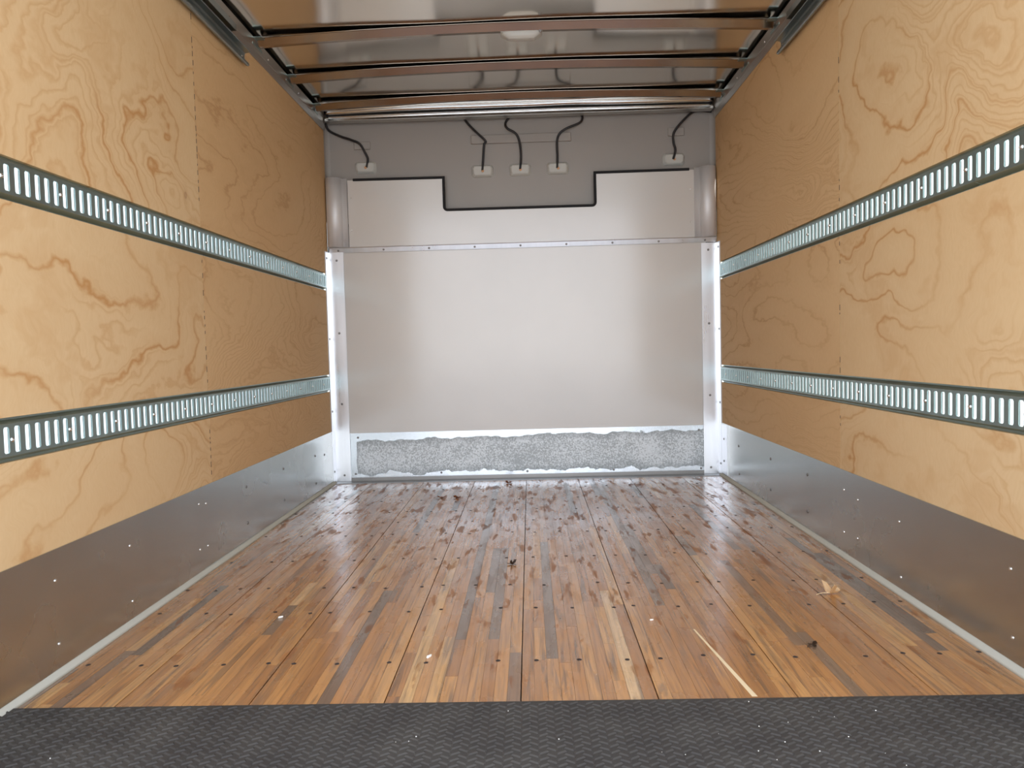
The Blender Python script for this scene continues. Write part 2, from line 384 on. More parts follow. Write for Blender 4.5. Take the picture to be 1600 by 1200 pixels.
# a pale splinter-like strip on the right, as in the photo
strips.sort(key=lambda s: s[3])
rest = {}
for k, (bi, a, b, c, d, tone, t1, dz) in enumerate(strips):
    if k < 300:
        o = obj('floor_strip', bx(a, b, c, d, -0.007, dz), M['wood'], boards[bi])
        at = o.data.color_attributes.new('tone', 'FLOAT_COLOR', 'POINT')
        for q in at.data: q.color = (tone, t1, 0, 1)
    else: rest.setdefault(bi, []).append((a, b, c, d, dz, tone, t1))
for bi, L in rest.items():
    bm = bmesh.new()
    for (a, b, c, d, dz, tone, t1) in L: box(bm, a, b, c, d, -0.007, dz)
    o = obj('floor_strip', bm, M['wood'], boards[bi], kind='stuff', label='short hardwood strips at the front end of the board')
    at = o.data.color_attributes.new('tone', 'FLOAT_COLOR', 'POINT')
    for i, q in enumerate(at.data):
        t = L[i // 8]; q.color = (t[5], t[6], 0, 1)
for y in screw_rows:
    for bi in range(8):
        for f in (0.12, 0.5, 0.88) if (bi + int(y * 10)) % 3 else (0.2, 0.8):
            x = seams[bi] + (seams[bi + 1] - seams[bi]) * f
            if abs(x) > HW - 0.02: continue
            screw(boards[bi], ME_fs, (x + random.uniform(-.01, .01), y + random.uniform(-.012, .012), -0.0002), '+z', 'floor_screw')
# sub floor closes the underside
obj('sub_floor', bx(-1.2, 1.2, YB, 4.5, -0.08, -0.031), M['dark'], floor)
# pale sliver set in a board on the right
bm = bmesh.new(); vs = [bm.verts.new(p) for p in ((0.462, 1.99, 0.0004), (0.466, 1.99, 0.0004), (0.517, 1.60, 0.0004), (0.505, 1.60, 0.0004))]
vs2 = [bm.verts.new((v.co.x, v.co.y, -0.001)) for v in vs]
bm.faces.new(vs); bm.faces.new(vs2[::-1])
for i in range(4): bm.faces.new((vs[i], vs2[i], vs2[(i + 1) % 4], vs[(i + 1) % 4]))
o = obj('pale_sliver', bm, M['sliver'], boards[5], label='thin pale sapwood sliver')
at = o.data.color_attributes.new('tone', 'FLOAT_COLOR', 'POINT')
for q in at.data: q.color = (1, 0.2, 0, 1)

# ---- side walls: plywood, with white liner behind
TR = {'left': [(1.147, 1.245), (0.5505, 0.6485)], 'right': [(1.147, 1.245), (0.5505, 0.6485)]}
cols = [(YB, 2.684), (2.687, YF - 0.003)]
rows = [(0.30, 0.5485), (0.6505, 1.145), (1.247, 2.135)]
for side, s in (('left', -1), ('right', 1)):
    wl = struct('wall_' + side, side + ' wall of knotty plywood sheets')
    for ci, (a, b) in enumerate(cols):
        for (z0, z1) in rows:
            xs = sorted((s * HW, s * (HW + 0.012)))
            o = obj('plywood_panel', bx(xs[0], xs[1], a, b, z0, z1), M['ply_fine'] if ci == 1 else M['ply'], wl)
    xs = sorted((s * (HW + 0.0122), s * (HW + 0.015)))
    bm = bmesh.new()                                # dark strip added behind the sheet seam to block the bright liner
    for (a, b) in ((2.65, 2.72),):
        for (z0, z1) in rows: box(bm, xs[0], xs[1], a, b, z0 + 0.012, z1 - 0.012)
    obj('seam_light_block', bm, M['dark'], wl)
    xs = sorted((s * (HW + 0.0165), s * (HW + 0.020)))
    obj('wall_liner', bx(xs[0], xs[1], YB, 4.5, -0.03, 2.30), M['frp'], wl, label='white liner sheet seen through the rail slots')
    xs = sorted((s * (HW + 0.0125), s * (HW + 0.016)))
    obj('top_light_block', bx(xs[0], xs[1], YB, 4.5, 2.06, 2.25), M['dark'], wl)  # opaque strip added to keep liner daylight out of the gap under the roof
    # little dark splinter gaps down the seam
    bm = bmesh.new(); z = 0.34; xs = sorted((s * (HW - 0.0001), s * (HW + 0.002)))
    while z < 2.07:
        h = random.uniform(0.006, 0.022)
        if not any(t0 - 0.02 < z < t1 + 0.005 for t0, t1 in TR[side]) and random.random() < (0.75 if side == 'left' else 0.3):
            yj = 2.6855 + random.uniform(-.0012, .0012); box(bm, xs[0], xs[1], yj - 0.0022, yj + 0.0022, z, z + h)
        z += h + random.uniform(0.008, 0.03)
    obj('seam_gap', bm, M['dark'], wl, kind='stuff', label='dark splintered gaps along the sheet seam')

# ---- front wall
wf = struct('wall_front', 'front wall of white panels below a moulded recess toned grey for shade')
obj('recess_back', bx(-1.2, 1.2, 4.47, 4.49, 1.55, 2.30), M['nose'], wf, label='moulded back of the recess, white toned grey for shade')
obj('lower_back', bx(-1.17, 1.17, 4.47, 4.49, -0.08, 1.55), M['dark'], wf)
for s in (-1, 1):                               # curved corner of the moulding
    pf = [(s * (HW - 0.022 + 0.03 * math.sin(a)), 4.47 - 0.03 + 0.03 * math.cos(a)) for a in [i * math.pi / 16 for i in range(9)]]
    pf = [(s * (HW - 0.022), 4.471)] + pf[1:] + [(s * (HW + 0.008), 4.405), (s * (HW + 0.012), 4.405), (s * (HW + 0.012), 4.471)]
    bm = bmesh.new(); prism(bm, pf, 'z', 1.56, 2.2); obj('corner_cove', bm, M['nose'], wf)
for (x0, x1, z0, z1) in ((-0.283, 0.313, 1.998, 2.050), (-0.985, -0.886, 1.988, 2.034), (0.885, 0.982, 2.008, 2.056)):
    obj('raised_pad', bx(x0, x1, 4.456, 4.471, z0, z1, bev=0.005), M['nose'], wf, label='raised rectangular pad moulded in the recess')
# upper panel with the stepped notch
def notch_outline():
    r = 0.018; L = [(-1.02, 1.39), (1.03, 1.39), (1.03, 1.795), (0.444, 1.795)]
    for i in range(5):
        a = math.pi * 0.5 * i / 4; L.append((0.444 - r + r * math.cos(-a), 1.605 + r + r * math.sin(-a)))
    for i in range(5):
        a = math.pi * 0.5 * i / 4; L.append((-0.448 + r - r * math.sin(a), 1.605 + r - r * math.cos(a)))
    return L + [(-0.448, 1.795), (-1.02, 1.795)]
NO = notch_outline()
bm = bmesh.new(); prism(bm, NO, 'y', YF, YF + 0.004); up_ = obj('upper_panel', bm, M['panel'], wf, label='white panel with a stepped notch in its top edge')
obj('lower_panel', bx(-1.085, 1.085, YF - 0.001, YF + 0.003, 0.2, 1.385), M['panel'], wf, label='large glossy white lower panel')
obj('trim_3', (lambda b: (box(b, -HW + 0.003, HW - 0.003, 4.322, YF - 0.004, -0.004, 0.003), box(b, -HW + 0.003, HW - 0.003, YF - 0.010, YF - 0.004, 0.003, 0.024), b)[2])(bmesh.new()), M['steel_screw'], kind='structure', label='dull steel angle at the foot of the front wall')
for x, z, f in ((-1.0, 1.692, 0), (-1.003, 1.501, 0), (1.0, 1.683, 0), (1.0, 1.491, 0)): screw(wf, ME_screw, (x, YF, z), '-y')

# ---- ceiling: polished wavy skin
def skin_z(x, y):
    base = 2.1995 - 0.017 * (x / HW) ** 2
    ph = (y - 0.14) / 0.45 * math.pi
    return base + 0.0016 * math.sin(x * 5.1 + y * 2.3) * abs(math.sin(ph)) + 0.0030 * noise.noise(Vector((x * 1.6, y * 3.6, 0.3))) + 0.0016 * abs(math.sin(ph))
ceil = struct('ceiling', 'polished metal roof skin, slightly wavy')
bm = bmesh.new(); nx, ny = 70, 230; G = [[bm.verts.new((-1.175 + 2.35 * i / nx, YB + (4.43 - YB) * j / ny, 0)) for i in range(nx + 1)] for j in range(ny + 1)]
for row in G:
    for v in row: v.co.z = skin_z(v.co.x, v.co.y)
for j in range(ny):
    for i in range(nx): bm.faces.new((G[j][i], G[j + 1][i], G[j + 1][i + 1], G[j][i + 1]))
obj('roof_skin', bm, M['roof'], ceil, smooth=True)
obj('roof_cover', bx(-1.2, 1.2, YB, 4.5, 2.25, 2.27), M['white'], ceil)

# ================================================================== THINGS
# ---- roof bows
def make_bow(y, label):
    t = thing('roof_bow', label, 'beam', (0, y, 2.1935), 'curved roof bows')
    bm = bmesh.new(); n = 40
    prof = [(-0.007, 0.0), (0.0, 0.0), (0.021, -0.026), (0.040, -0.026), (0.061, 0.0), (0.078, 0.0)]
    out = strip_profile(prof, 0.0022)
    prev = None
    for i in range(n + 1):
        x = -1.128 + 2.256 * i / n; dz = -0.030 * (x / HW) ** 2
        cur = [bm.verts.new((x, u, v + dz)) for u, v in out]
        if prev:
            for k in range(len(out)):
                j = (k + 1) % len(out); bm.faces.new((prev[k], prev[j], cur[j], cur[k]))
        else: bm.faces.new(cur)
        prev = cur
    bm.faces.new(prev[::-1])
    obj('bow_channel', bm, M['bow'], t)
    for s in (-1, 1):
        b2 = bmesh.new(); xs = sorted((s * 1.095, s * 1.140))
        box(b2, xs[0], xs[1], -0.030, 0.010, -0.035, -0.031); box(b2, *sorted((s * 1.136, s * 1.140)), -0.030, 0.085, -0.060, -0.031)
        obj('end_bracket', b2, M['zinc'], t)
    return t
bows = [make_bow(3.29, 'curved metal roof bow carrying the dome light, nearest in view'),
        make_bow(3.735, 'curved metal roof bow in the middle of the three in view'),
        make_bow(4.17, 'curved metal roof bow closest to the front wall')]

# ---- dome light
dl = thing('dome_light', 'small pale translucent dome light under the first roof bow', 'lamp', (0.034, 3.345, 2.165))
bm = bmesh.new(); lv = [(0.088, 0.032, 0.0), (0.088, 0.032, -0.005), (0.070, 0.026, -0.016), (0.058, 0.018, -0.024), (0.03, 0.010, -0.026)]
prev = None
for (a, b, z) in lv:
    pts = []
    for k in range(24):
        th = 2 * math.pi * k / 24; cx, sy_ = math.cos(th), math.sin(th); e = 0.45
        pts.append(bm.verts.new((a * math.copysign(abs(cx) ** e, cx), b * math.copysign(abs(sy_) ** e, sy_), z)))
    if prev:
        for k in range(24): bm.faces.new((prev[k], prev[(k + 1) % 24], pts[(k + 1) % 24], pts[k]))
    else: bm.faces.new(pts)
    prev = pts
bm.faces.new(prev); obj('lens', bm, M['plastic'], dl)
obj('base', bx(-0.092, 0.092, -0.034, 0.034, 0.0, 0.005, bev=0.002), M['plastic'], dl)
screw(dl, ME_dark, (0.034 + 0.083, 3.345 - 0.034, 2.163), '-y')

# ---- polished rail across the head of the front wall
t = thing('front_header_rail', 'polished double-bead metal rail across the top of the front wall', 'rail', (0, 4.38, 2.13))
def bead(y, z, r, wob, name):
    bm = bmesh.new(); n = 90; prev = None
    for i in range(n + 1):
        x = -1.13 + 2.26 * i / n
        dz = wob * (noise.noise(Vector((x * 3.2, 1.7, y))) * 1.2) - 0.006 * (x / HW) ** 2
        cur = [bm.verts.new((x, y + r * math.cos(a) - 4.38, z + dz + r * math.sin(a) - 2.13)) for a in [2 * math.pi * k / 14 for k in range(14)]]
        if prev:
            for k in range(14): bm.faces.new((prev[k], prev[(k + 1) % 14], cur[(k + 1) % 14], cur[k]))
        else: bm.faces.new(cur)
        prev = cur
    bm.faces.new(prev[::-1]); obj(name, bm, M['alu_top'], t, smooth=True)
bead(4.372, 2.193, 0.0165, 0.006, 'upper_bead')
bead(4.385, 2.157, 0.0135, 0.0012, 'lower_bead')
obj('lip', bx(-1.13, 1.13, 4.366 - 4.38, 4.372 - 4.38, 2.1345 - 2.13, 2.145 - 2.13), M['alu_top'], t)
obj('rear_web', bx(-1.13, 1.13, 0.005, 0.012, 0.006, 0.075), M['dark'], t)
obj('return_flange', bx(-1.13, 1.13, -0.008, 0.050, 0.004, 0.008), M['alu_dull'], t)

# ---- top side rails
for side, s in (('left', -1), ('right', 1)):
    t = thing('top_side_rail', 'dull aluminium rail along the top of the %s plywood wall' % side, 'rail', (s * HW, 2.0, 2.09), None)
    pf = [(s * (HW - 0.001), 2.088), (s * (HW - 0.004), 2.088), (s * (HW - 0.012), 2.118), (s * (HW - 0.010), 2.122), (s * (HW - 0.017), 2.163), (s * (HW - 0.001), 2.165)]
    bm = bmesh.new(); prism(bm, [(u - s * HW, v - 2.09) for u, v in pf], 'y', YB - 2.0, 4.40 - 2.0); obj('rail_body', bm, M['alu_dull'], t)
    y = 4.35
    while y > 2.4:
        screw(t, ME_screw, (s * (HW - 0.0125), y, 2.137), '+x' if s < 0 else '-x'); y -= 0.447

# ---- horizontal tracks of the roll-up door
for side, s, yend in (('left', -1, 3.17), ('right', 1, 3.25)):
    t = thing('door_track', 'galvanised roll-up door track ending high on the %s plywood wall' % side, 'track', (s * HW, 2.0, 2.03))
    path = [(0.027, -0.018), (0.027, -0.026), (0.022, -0.028), (0.012, -0.024), (0.008, -0.012), (0.008, 0.018), (0.012, 0.026), (0.036, 0.030), (0.040, 0.022)]
    pf = strip_profile([(-s * u, v) for u, v in path], 0.0022)
    bm = bmesh.new(); prism(bm, pf, 'y', YB - 2.0, yend - 2.0); obj('track_channel', bm, M['zinc_old'], t)
    bm = bmesh.new(); xs = sorted((-s * 0.0, -s * 0.044)); box(bm, xs[0], xs[1], YB - 2, yend - 2.17, 0.046, 0.0485)
    xs = sorted((-s * 0.0415, -s * 0.044)); box(bm, xs[0], xs[1], YB - 2, yend - 2.17, 0.0485, 0.072); obj('mounting_angle', bm, M['zinc_old'], t)
    xs = sorted((-s * 0.0005, -s * 0.007))
    for yy in (yend - 0.15, yend - 0.75, yend - 1.5): obj('wall_spacer', bx(xs[0], xs[1], yy - 2.0, yy - 1.96, -0.012, 0.05), M['dark'], t)
    screw(t, ME_rivet, (s * (HW - 0.010), yend - 0.035, 2.030), '+x' if s < 0 else '-x', 'bolt')

# ---- slotted cargo rails
PITCH = 0.0353
def cargo_rail(side, z0, z1, ya, yb, yr, label, group):
    s = -1 if side == 'left' else 1
    zc = (z0 + z1) / 2; hh = (z1 - z0) / 2
    t = thing('cargo_rail', label, 'rail', (s * HW, ya, zc), group)
    X = lambda d: s * d                       # d measured outward from the plywood face (negative = proud of it)
    fx = -0.005                               # face plane, proud of the plywood
    th = 0.003
    bm = bmesh.new()
    # slot positions
    slots = []
    k0 = math.ceil((ya + 0.0105 - (yr + PITCH / 2)) / PITCH)
    y = yr + PITCH / 2 + k0 * PITCH
    while y < yb - 0.0105: slots.append(y - ya); y += PITCH
    sw, sh = 0.0090, 0.0300; L = yb - ya
    zlev = [(-hh - 0.008, 0.0125), (-hh + 0.004, 0.0125), (-hh + 0.012, fx), (-sh, fx), (-sh + 0.004, fx), (sh - 0.004, fx), (sh, fx), (hh - 0.012, fx), (hh - 0.004, 0.0125), (hh + 0.008, 0.0125)]
    ys = [0.0]
    for c in slots: ys += [c - sw, c - sw + 0.003, c + sw - 0.003, c + sw]
    ys.append(L)
    def col(d_off):
        return [[bm.verts.new((X(d + d_off), yy, z)) for z, d in zlev] for yy in ys]
    F_, B_ = col(0.0), col(th)
    hole = set()
    for i in range(len(slots)):
        for c in (1 + 4 * i, 2 + 4 * i, 3 + 4 * i):
            for r in (3, 4, 5): hole.add((c, r))
    # chamfered corners: pull corner cells' inner faces in by skipping only the middle + edges, corners stay as triangles
    corner = {(0, 3): 'a', (0, 5): 'b', (2, 3): 'c', (2, 5): 'd'}
    def quad(A, c, r): return (A[c][r], A[c + 1][r], A[c + 1][r + 1], A[c][r + 1])
    for c in range(len(ys) - 1):
        for r in range(len(zlev) - 1):
            if (c, r) not in hole:
                bm.faces.new(quad(F_, c, r)); bm.faces.new(quad(B_, c, r)[::-1])
    for i in range(len(slots)):
        c0, c3 = 1 + 4 * i, 4 + 4 * i
        # octagonal hole: corner triangles front and back + walls
        for A in (F_, B_):
            bm.faces.new((A[c0][3], A[c0 + 1][3], A[c0][4])); bm.faces.new((A[c0][6], A[c0][5], A[c0 + 1][6]))
            bm.faces.new((A[c3][3], A[c3][4], A[c3 - 1][3])); bm.faces.new((A[c3][6], A[c3 - 1][6], A[c3][5]))
        loop = [(c0 + 1, 3), (c0, 4), (c0, 5), (c0 + 1, 6), (c3 - 1, 6), (c3, 5), (c3, 4), (c3 - 1, 3)]
        for a, b in zip(loop, loop[1:] + loop[:1]):
            bm.faces.new((F_[a[0]][a[1]], F_[b[0]][b[1]], B_[b[0]][b[1]], B_[a[0]][a[1]]))
    for r in range(len(zlev) - 1):
        for c in (0, len(ys) - 1): bm.faces.new((F_[c][r], F_[c][r + 1], B_[c][r + 1], B_[c][r]))
    for c in range(len(ys) - 1):
        for r in (0, len(zlev) - 1): bm.faces.new((F_[c][r], F_[c + 1][r], B_[c + 1][r], B_[c][r]))
    obj('slotted_channel', bm, M['zinc'], t)
    bm = bmesh.new(); xs = sorted((X(fx + th + 0.0005), X(fx + th + 0.0030))); prev_ = 0.0  # dark strips, offset from the slots, stand in for shade at their near edge
    for c in slots + [L + sw]:
        e = min(c - sw + 0.0036, L)
        box(bm, xs[0], xs[1], prev_, e, -hh + 0.014, hh - 0.014); prev_ = c + sw + 0.0028
    obj('slot_shade_mask', bm, M['dark'], t, kind='stuff', label='dark strips added behind the slots to imitate their inner shade')
    k = math.ceil((max(ya, 1.2) + 0.02 - yr) / (PITCH * 6)); y = yr + k * PITCH * 6
    while y < yb - 0.01:
        screw(t, ME_rivet, (s * (HW + fx), y, zc), '+x' if s < 0 else '-x', 'rivet'); y += PITCH * 6
for side, hi, zz, joint, yr in (('left', 'upper', TR['left'][0], 1.836, 1.871), ('left', 'lower', TR['left'][1], 1.8217, 1.857),
                                ('right', 'upper', TR['right'][0], 1.878, 1.913), ('right', 'lower', TR['right'][1], 1.8557, 1.891)):
    cargo_rail(side, zz[0], zz[1], joint, 4.330 if side == 'left' else 4.338, yr,
               '%s slotted steel cargo rail on the %s wall, long length reaching the front corner' % (hi, side), 'long slotted cargo rails')
    cargo_rail(side, zz[0], zz[1], YB, joint - 0.0012, yr,
               '%s slotted cargo rail on the %s wall, short near length cut by the picture edge' % (hi, side), 'near lengths of slotted cargo rail')

# ---- kick plates
def kick(side, ya, yb, label, screws, dark=()):
    s = -1 if side == 'left' else 1
    t = thing('kick_plate', label, 'kick plate', (s * HW, ya, 0), 'steel kick plates')
    o = 0.0028 if ya > 2 else 0.0042
    bm = bmesh.new(); xs = sorted((-s * 0.0004, -s * o)); box(bm, xs[0], xs[1], 0, yb - ya, 0.0, KH)
    obj('steel_sheet', bm, M['kick'], t)
    for y, z in screws: screw(t, ME_screw, (s * (HW - o), y, z), '+x' if s < 0 else '-x')
    for y, z in dark: screw(t, ME_dark, (s * (HW - o), y, z), '+x' if s < 0 else '-x', label='dark screw head')
kick('left', 2.575, YF - 0.08, 'far steel kick plate at the foot of the left wall, reaching the front corner', [(2.62, 0.246), (2.622, 0.091)],
     [(3.0, 0.235), (3.0, 0.085), (3.46, 0.235), (3.46, 0.085), (3.98, 0.22), (3.98, 0.07), (4.16, 0.20)])
kick('left', YB, 2.587, 'near steel kick plate at the foot of the left wall, running out of the picture', [(1.767, 0.235), (1.769, 0.076), (2.107, 0.23), (2.107, 0.066), (2.561, 0.256), (2.555, 0.095)])
kick('right', 2.60, YF - 0.08, 'far steel kick plate at the foot of the right wall, reaching the front corner', [(2.651, 0.241), (2.652, 0.088)],
     [(3.0, 0.235), (3.0, 0.085), (3.458, 0.23), (3.46, 0.085), (3.986, 0.22), (3.98, 0.07)])
kick('right', YB, 2.612, 'near steel kick plate at the foot of the right wall, running out of the picture', [(2.537, 0.228), (2.539, 0.094), (2.253, 0.22), (2.242, 0.052), (1.731, 0.232), (1.722, 0.072)])

# ---- sealant beads
for side, s in (('left', -1), ('right', 1)):
    bm = bmesh.new(); prev = None; n = 120
    for i in range(n + 1):
        y = YB + (4.36 - YB) * i / n; wv = 0.0025 * noise.noise(Vector((y * 4, s * 3, 0)))
        w_ = 0.019 + wv
        pr = [(0.002, 0.0), (w_, 0.0), (w_ * 0.75, 0.006), (w_ * 0.3, 0.013), (0.0035, 0.017), (0.0035, 0.0)]
        cur = [bm.verts.new((s * (HW - u), y, v)) for u, v in pr[1:]]
        if prev:
            for k in range(5): bm.faces.new((prev[k], prev[(k + 1) % 5], cur[(k + 1) % 5], cur[k]))
        else: bm.faces.new(cur)
        prev = cur
    bm.faces.new(prev[::-1])
    o = obj('trim_%d' % (1 if s < 0 else 2), bm, M['caulk'], smooth=True, kind='structure'); o['label'] = 'pale bead of sealant along the foot of the %s wall' % side

# ---- aluminium trims of the front wall
for side, s in (('left', -1), ('right', 1)):
    t = thing('corner_angle', 'bright aluminium corner angle standing in the %s front corner' % side, 'trim', (s * HW, 4.40, 0))
    bm = bmesh.new(); w0 = 0.093
    pf = [(0, -0.072), (-s * 0.006, -0.072), (-s * 0.006, -0.006), (-s * w0, -0.003), (-s * w0, 0.0), (0, 0.0)]
    prism(bm, pf, 'z', 0.004, 1.373 if s < 0 else 1.366); obj('angle_profile', bm, M['alu'], t)
    for z in (1.325, 0.894, 0.47, 0.04): screw(t, ME_dark, (s * (HW - 0.053), 4.3955, z), '-y')
    for z in (1.335, 0.86, 0.43, 0.07): screw(t, ME_dark, (s * (HW - 0.006), 4.352, z), '+x' if s < 0 else '-x')
    t = thing('corner_post', 'rolled aluminium corner post beside the notched panel, %s side' % side, 'trim', (s * HW, 4.40, 1.39))
    pf = [(-s * 0.002, 0.0), (-s * 0.010, -0.028), (-s * 0.030, -0.046), (-s * 0.058, -0.050), (-s * 0.084, -0.040), (-s * 0.098, -0.018), (-s * 0.101, -0.001),
          (-s * 0.128, -0.001), (-s * 0.128, 0.003), (-s * 0.002, 0.003)]
    bm = bmesh.new(); prism(bm, pf, 'z', 0.012, 0.415); o = obj('post_profile', bm, M['alu_soft'], t, smooth=True)
t = thing('corner_strap', 'narrow bright strap with two screws on the right kick plate at the corner', 'trim', (HW, 4.27, 0))
obj('strap', bx(-0.0062, -0.0031, -0.06, 0.055, 0.02, 0.305), M['alu'], t)
for z in (0.223, 0.095): screw(t, ME_dark, (HW - 0.0062, 4.275, z), '-x')
t = thing('crossbar_angle', 'thin riveted aluminium strip between the upper and lower white panels', 'trim', (0, YF, 1.38))
bm = bmesh.new(); box(bm, -1.140, 1.146, -0.0085, -0.0065, -0.006, 0.022); box(bm, -1.140, 1.146, -0.018, -0.0065, -0.0085, -0.006); box(bm, -1.140, 1.146, -0.0065, 0.0, -0.006, -0.0)
bm.free(); bm = bmesh.new()
prism(bm, [(-0.0085, -0.010), (-0.016, 0.016), (-0.018, 0.020), (-0.0, 0.0205), (-0.0, 0.018), (-0.012, 0.016), (-0.0068, -0.010)], 'x', -1.140, 1.146)
obj('strip_profile', bm, M['alu'], t)
for i in range(9): screw(t, ME_dark, (-1.085 + i * 0.2705, YF - 0.0115, 1.383), '-y')
bm = bmesh.new(); prism(bm, [(0.0, 0.0), (-0.0035, 0.0), (-0.0035, 0.012), (-0.0015, 0.27), (0.0, 0.27)], 'x', -1.09 , 1.085)
t = thing('scuff_plate', 'galvanised scuff plate with a mottled corrosion stain along the front wall', 'plate', (0, YF - 0.0012, 0.022))
obj('stained_sheet', bm, M['scuff'], t)
for i, x in enumerate((-1.03, -0.513, 0.004, 0.52, 1.04)): screw(t, ME_dark, (x, YF - 0.0047, 0.046 - 0.003 * i), '-y')
for x in (-1.01, 1.03): screw(t, ME_dark, (x, YF - 0.003, 0.265), '-y')

# ---- rubber trim on the notched edge
pts = [(-0.985, 1.797)] + [p for p in NO if abs(p[0]) < 0.6][::-1] + [(0.995, 1.797)]
bm = bmesh.new(); prev = None; hw, dy = 0.0075, 0.008
for i, p in enumerate(pts):
    a = Vector(pts[max(i - 1, 0)]); b = Vector(pts[min(i + 1, len(pts) - 1)]); q = Vector(p)
    d1 = (q - a).normalized() if i else (b - q).normalized(); d2 = (b - q).normalized() if i < len(pts) - 1 else d1
    d = (d1 + d2).normalized(); nn = Vector((-d.y, d.x)); nn /= max(0.5, nn.dot(Vector((-d1.y, d1.x))))
    cur = []
    for (k, y) in ((-hw, -dy * 0.6), (-hw * 0.3, -dy), (hw * 0.4, -dy), (hw, -dy * 0.5), (hw, dy * 0.9), (-hw, dy * 0.9)):
        c = q + nn * k; cur.append(bm.verts.new((c.x, YF + 0.001 + y, c.y)))
    if prev:
        for k in range(6): bm.faces.new((prev[k], prev[(k + 1) % 6], cur[(k + 1) % 6], cur[k]))
    else: bm.faces.new(cur)
    prev = cur
bm.faces.new(prev[::-1])
tag(obj('rubber_edge_trim', bm, M['rubber']), 'black rubber edging following the stepped top edge of the white panel', 'edging')

# ---- marker light housings and cables
HS = [('leftmost', -0.918, 1.880), ('left of the middle three', -0.219, 1.838), ('middle', 0.006, 1.839), ('right of the middle three', 0.230, 1.840), ('rightmost', 0.917, 1.871)]
for nm, x, z in HS:
    t = thing('lamp_housing', 'small pale plastic lamp housing in the recess, %s' % nm, 'lamp housing', (x, 4.47, z), 'marker lamp housings')
    bm = bmesh.new()
    a = [bm.verts.new((u * 0.066, 0.0, v * 0.037)) for u, v in ((-1, -.6), (-.8, -1), (.8, -1), (1, -.6), (1, .6), (.8, 1), (-.8, 1), (-1, .6))]
    b = [bm.verts.new((u * 0.060, -0.013, v * 0.031)) for u, v in ((-.95, -.6), (-.8, -1), (.8, -1), (.95, -.6), (1, .6), (.85, 1), (-.85, 1), (-1, .6))]
    c = [bm.verts.new((v_.co.x * 0.86, -0.022, v_.co.z * 0.78)) for v_ in b]
    for A, B in ((a, b), (b, c)):
        for k in range(8): bm.faces.new((A[k], A[(k + 1) % 8], B[(k + 1) % 8], B[k]))
    bm.faces.new(a); bm.faces.new(c)
    bmesh.ops.bevel(bm, geom=[e for e in bm.edges if e.calc_length() > 0.02], offset=0.0025, segments=2, affect='EDGES')
    obj('housing_shell', bm, M['plastic'], t)
    g_ = screw_mesh('grommet', 0.0085, 0.005, M['copper']); screw(t, g_, (x + 0.002, 4.448, z - 0.002), '-y', 'grommet', 'small orange grommet')
CB = {
 'black cable curving from the far left header down to the left lamp housing': [(-1.147, 2.146), (-1.129, 2.104), (-1.065, 2.068), (-0.99, 2.039), (-0.944, 2.015), (-0.916, 1.965), (-0.902, 1.927), (-0.911, 1.878)],
 'black cable with a sharp kink, running to the left one of the middle three housings': [(-0.335, 2.17), (-0.324, 2.152), (-0.289, 2.106), (-0.238, 2.052), (-0.195, 2.008), (-0.205, 1.985), (-0.213, 1.898), (-0.219, 1.838)],
 'black cable bulging left, running to the middle lamp housing': [(-0.01, 2.17), (-0.041, 2.154), (-0.073, 2.114), (-0.066, 2.08), (-0.014, 2.045), (0.007, 1.995), (0.013, 1.913), (0.006, 1.838)],
 'black cable bulging right, running to the right one of the middle three housings': [(0.362, 2.17), (0.374, 2.151), (0.381, 2.125), (0.361, 2.095), (0.27, 2.058), (0.231, 2.01), (0.229, 1.906), (0.226, 1.838)],
 'black cable arching from the right header corner down to the right lamp housing': [(1.139, 2.136), (1.08, 2.145), (1.046, 2.143), (1.012, 2.126), (0.951, 2.068), (0.916, 2.018), (0.916, 1.966), (0.925, 1.921), (0.911, 1.868)]}
for lb, P in CB.items():
    bm = tube([(x, 4.446 + 0.006 * math.sin(i * 1.3), z) for i, (x, z) in enumerate(P)], 0.0068)
    tag(obj('cable', bm, M['cable'], smooth=True), lb, 'cable', 'lamp cables in the recess')

# ---- black tread mat at the rear
t = thing('tread_mat', 'black herringbone tread mat across the rear end of the wooden floor', 'mat', (0, 0.6, 0))
obj('mat_sheet', bx(-HW + 0.006, HW - 0.006, YB - 0.6, YM - 0.6, -0.03, 0.004), M['mat'], t)
V, Fc = [], []
def bar(cx, cy, ang, L=0.0225, W=0.0085, H=0.0026):
    b0 = len(V); ca, sa = math.cos(ang), math.sin(ang)
    for (u, v, z) in ((-L / 2, -W / 2, 0), (L / 2, -W / 2, 0), (L / 2, W / 2, 0), (-L / 2, W / 2, 0), (-L / 2 + .003, -W / 5, H), (L / 2 - .003, -W / 5, H), (L / 2 - .003, W / 5, H), (-L / 2 + .003, W / 5, H)):
        V.append((cx + u * ca - v * sa, cy + u * sa + v * ca - 0.6, 0.0038 + z))
    for f in ((4, 5, 6, 7), (0, 1, 5, 4), (1, 2, 6, 5), (2, 3, 7, 6), (3, 0, 4, 7)): Fc.append(tuple(b0 + i for i in f))
row = 0; y = YM - 0.012
while y > 1.17:
    x = -HW + 0.02; k = 0
    while x < HW - 0.02:
        bar(x, y + (0.0 if k % 2 else -0.0108), math.radians(30) * (1 if k % 2 else -1)); x += 0.0170; k += 1
    y -= 0.0216; row += 1
me = bpy.data.meshes.new('tread_ridges'); me.from_pydata(V, [], Fc); me.update()
obj('tread_ridges', me, M['mat'], t, kind='stuff', label='raised herringbone ridges')
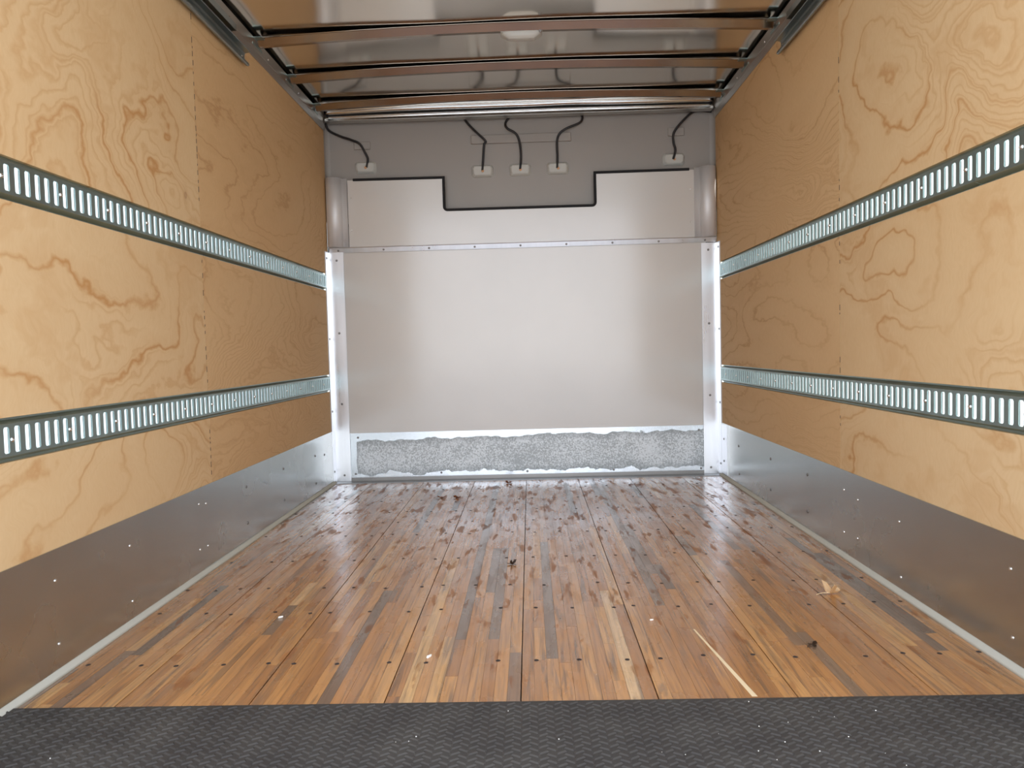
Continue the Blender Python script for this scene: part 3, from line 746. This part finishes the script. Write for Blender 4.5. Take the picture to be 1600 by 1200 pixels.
# grit on the mat
bm = bmesh.new()
for k in range(26):
    x, y, r = random.uniform(-1.0, 1.05), random.uniform(1.25, 1.57), random.uniform(0.0006, 0.0015)
    if k % 3: x = random.uniform(0.3, 0.8)
    mt = Matrix.Translation((x, y, 0.0066 + r)); bmesh.ops.create_icosphere(bm, subdivisions=1, radius=r, matrix=mt)
o = obj('grit', bm, M['chip'], kind='stuff'); tag(o, 'pale specks of grit scattered on the black tread mat', 'grit')

# ---- leaves and chips on the floor
def leaf(name, loc, size, rz, mat, label, cat='leaf', lobes=5, curl=0.6, seed=1):
    rnd = random.Random(seed); t = thing(name, label, cat, loc); t.rotation_euler = (0, 0, rz)
    bm = bmesh.new(); c = bm.verts.new((0, 0, 0.0015)); ring, inner = [], []; n = lobes * 4
    for k in range(n):
        a = 2 * math.pi * k / n; r = size * (0.62 + 0.38 * math.cos(lobes * a)) * rnd.uniform(0.75, 1.1)
        h = lambda q: 0.0012 + abs(q) * curl * (0.55 + 0.45 * math.sin(2 * a + seed)) * rnd.uniform(0.6, 1.1)
        inner.append(bm.verts.new((r * .5 * math.cos(a), r * .38 * math.sin(a), h(r * 0.25))))
        ring.append(bm.verts.new((r * math.cos(a) * (1 - curl * .2), r * .8 * math.sin(a), h(r))))
    for k in range(n):
        j = (k + 1) % n; bm.faces.new((c, inner[k], inner[j])); bm.faces.new((inner[k], ring[k], ring[j], inner[j]))
    ext = bmesh.ops.solidify(bm, geom=bm.faces[:], thickness=0.0006)
    obj('blade', bm, mat, t)
    obj('stem', tube([(0, 0, 0.002), (-size * .6, size * .15, 0.004), (-size * 1.15, size * .1, 0.002)], 0.0009, 6, 4), mat, t)
    return t
leaf('dry_leaf', (-0.047, 2.626, 0.0004), 0.028, 1.9, M['leaf_dark'], 'dark shrivelled leaf on the floor boards near the middle', lobes=5, curl=0.7, seed=3)
leaf('dry_leaf', (0.943, 2.254, 0.0004), 0.046, 0.3, M['leaf_tan'], 'pale curled dry leaf on the right side of the floor', lobes=3, curl=1.5, seed=5)
leaf('dry_leaf', (-0.447, 3.851, 0.0004), 0.038, 0.2, M['leaf_orange'], 'orange brown leaf near the front wall, left one of a pair', lobes=4, curl=0.5, seed=8)
leaf('dry_leaf', (-0.362, 3.842, 0.0004), 0.034, 2.6, M['leaf_orange'], 'orange brown leaf near the front wall, right one of a pair', lobes=3, curl=0.45, seed=9)
leaf('dry_leaf', (-0.104, 4.235, 0.0004), 0.036, 1.0, M['leaf_orange'], 'brown leaf lying right against the foot of the front wall', lobes=4, curl=0.6, seed=12)
leaf('dry_leaf', (0.74, 1.871, 0.0004), 0.024, 0.8, M['leaf_dark'], 'small brown leaf scrap on the right front of the floor, before the pale curled leaf', lobes=3, curl=0.3, seed=14)
def chip(loc, sx_, sy2, sz, rz, label):
    bm = bmesh.new(); v = box(bm, -sx_, sx_, -sy2, sy2, 0, sz)
    for q in v: q.co.x += q.co.z * 0.4; q.co.y *= 1 - 0.35 * (q.co.x > 0); 
    bmesh.ops.bevel(bm, geom=bm.edges[:], offset=min(sx_, sy2, sz) * 0.35, segments=1, affect='EDGES')
    o = obj('wood_chip', bm, M['chip']); o.location = loc; o.rotation_euler = (0, 0, rz); tag(o, label, 'chip')
chip((-0.239, 1.832, 0.0), 0.007, 0.0035, 0.006, 0.9, 'tiny white chip on the floor left of the centre, close to the mat')
chip((-0.72, 2.13, 0.0), 0.007, 0.004, 0.005, 0.4, 'tiny pale chip on the left boards near the sealant bead')
chip((0.36, 2.06, 0.0), 0.005, 0.003, 0.004, 0.1, 'tiny pale crumb above the pale sliver on the right boards')
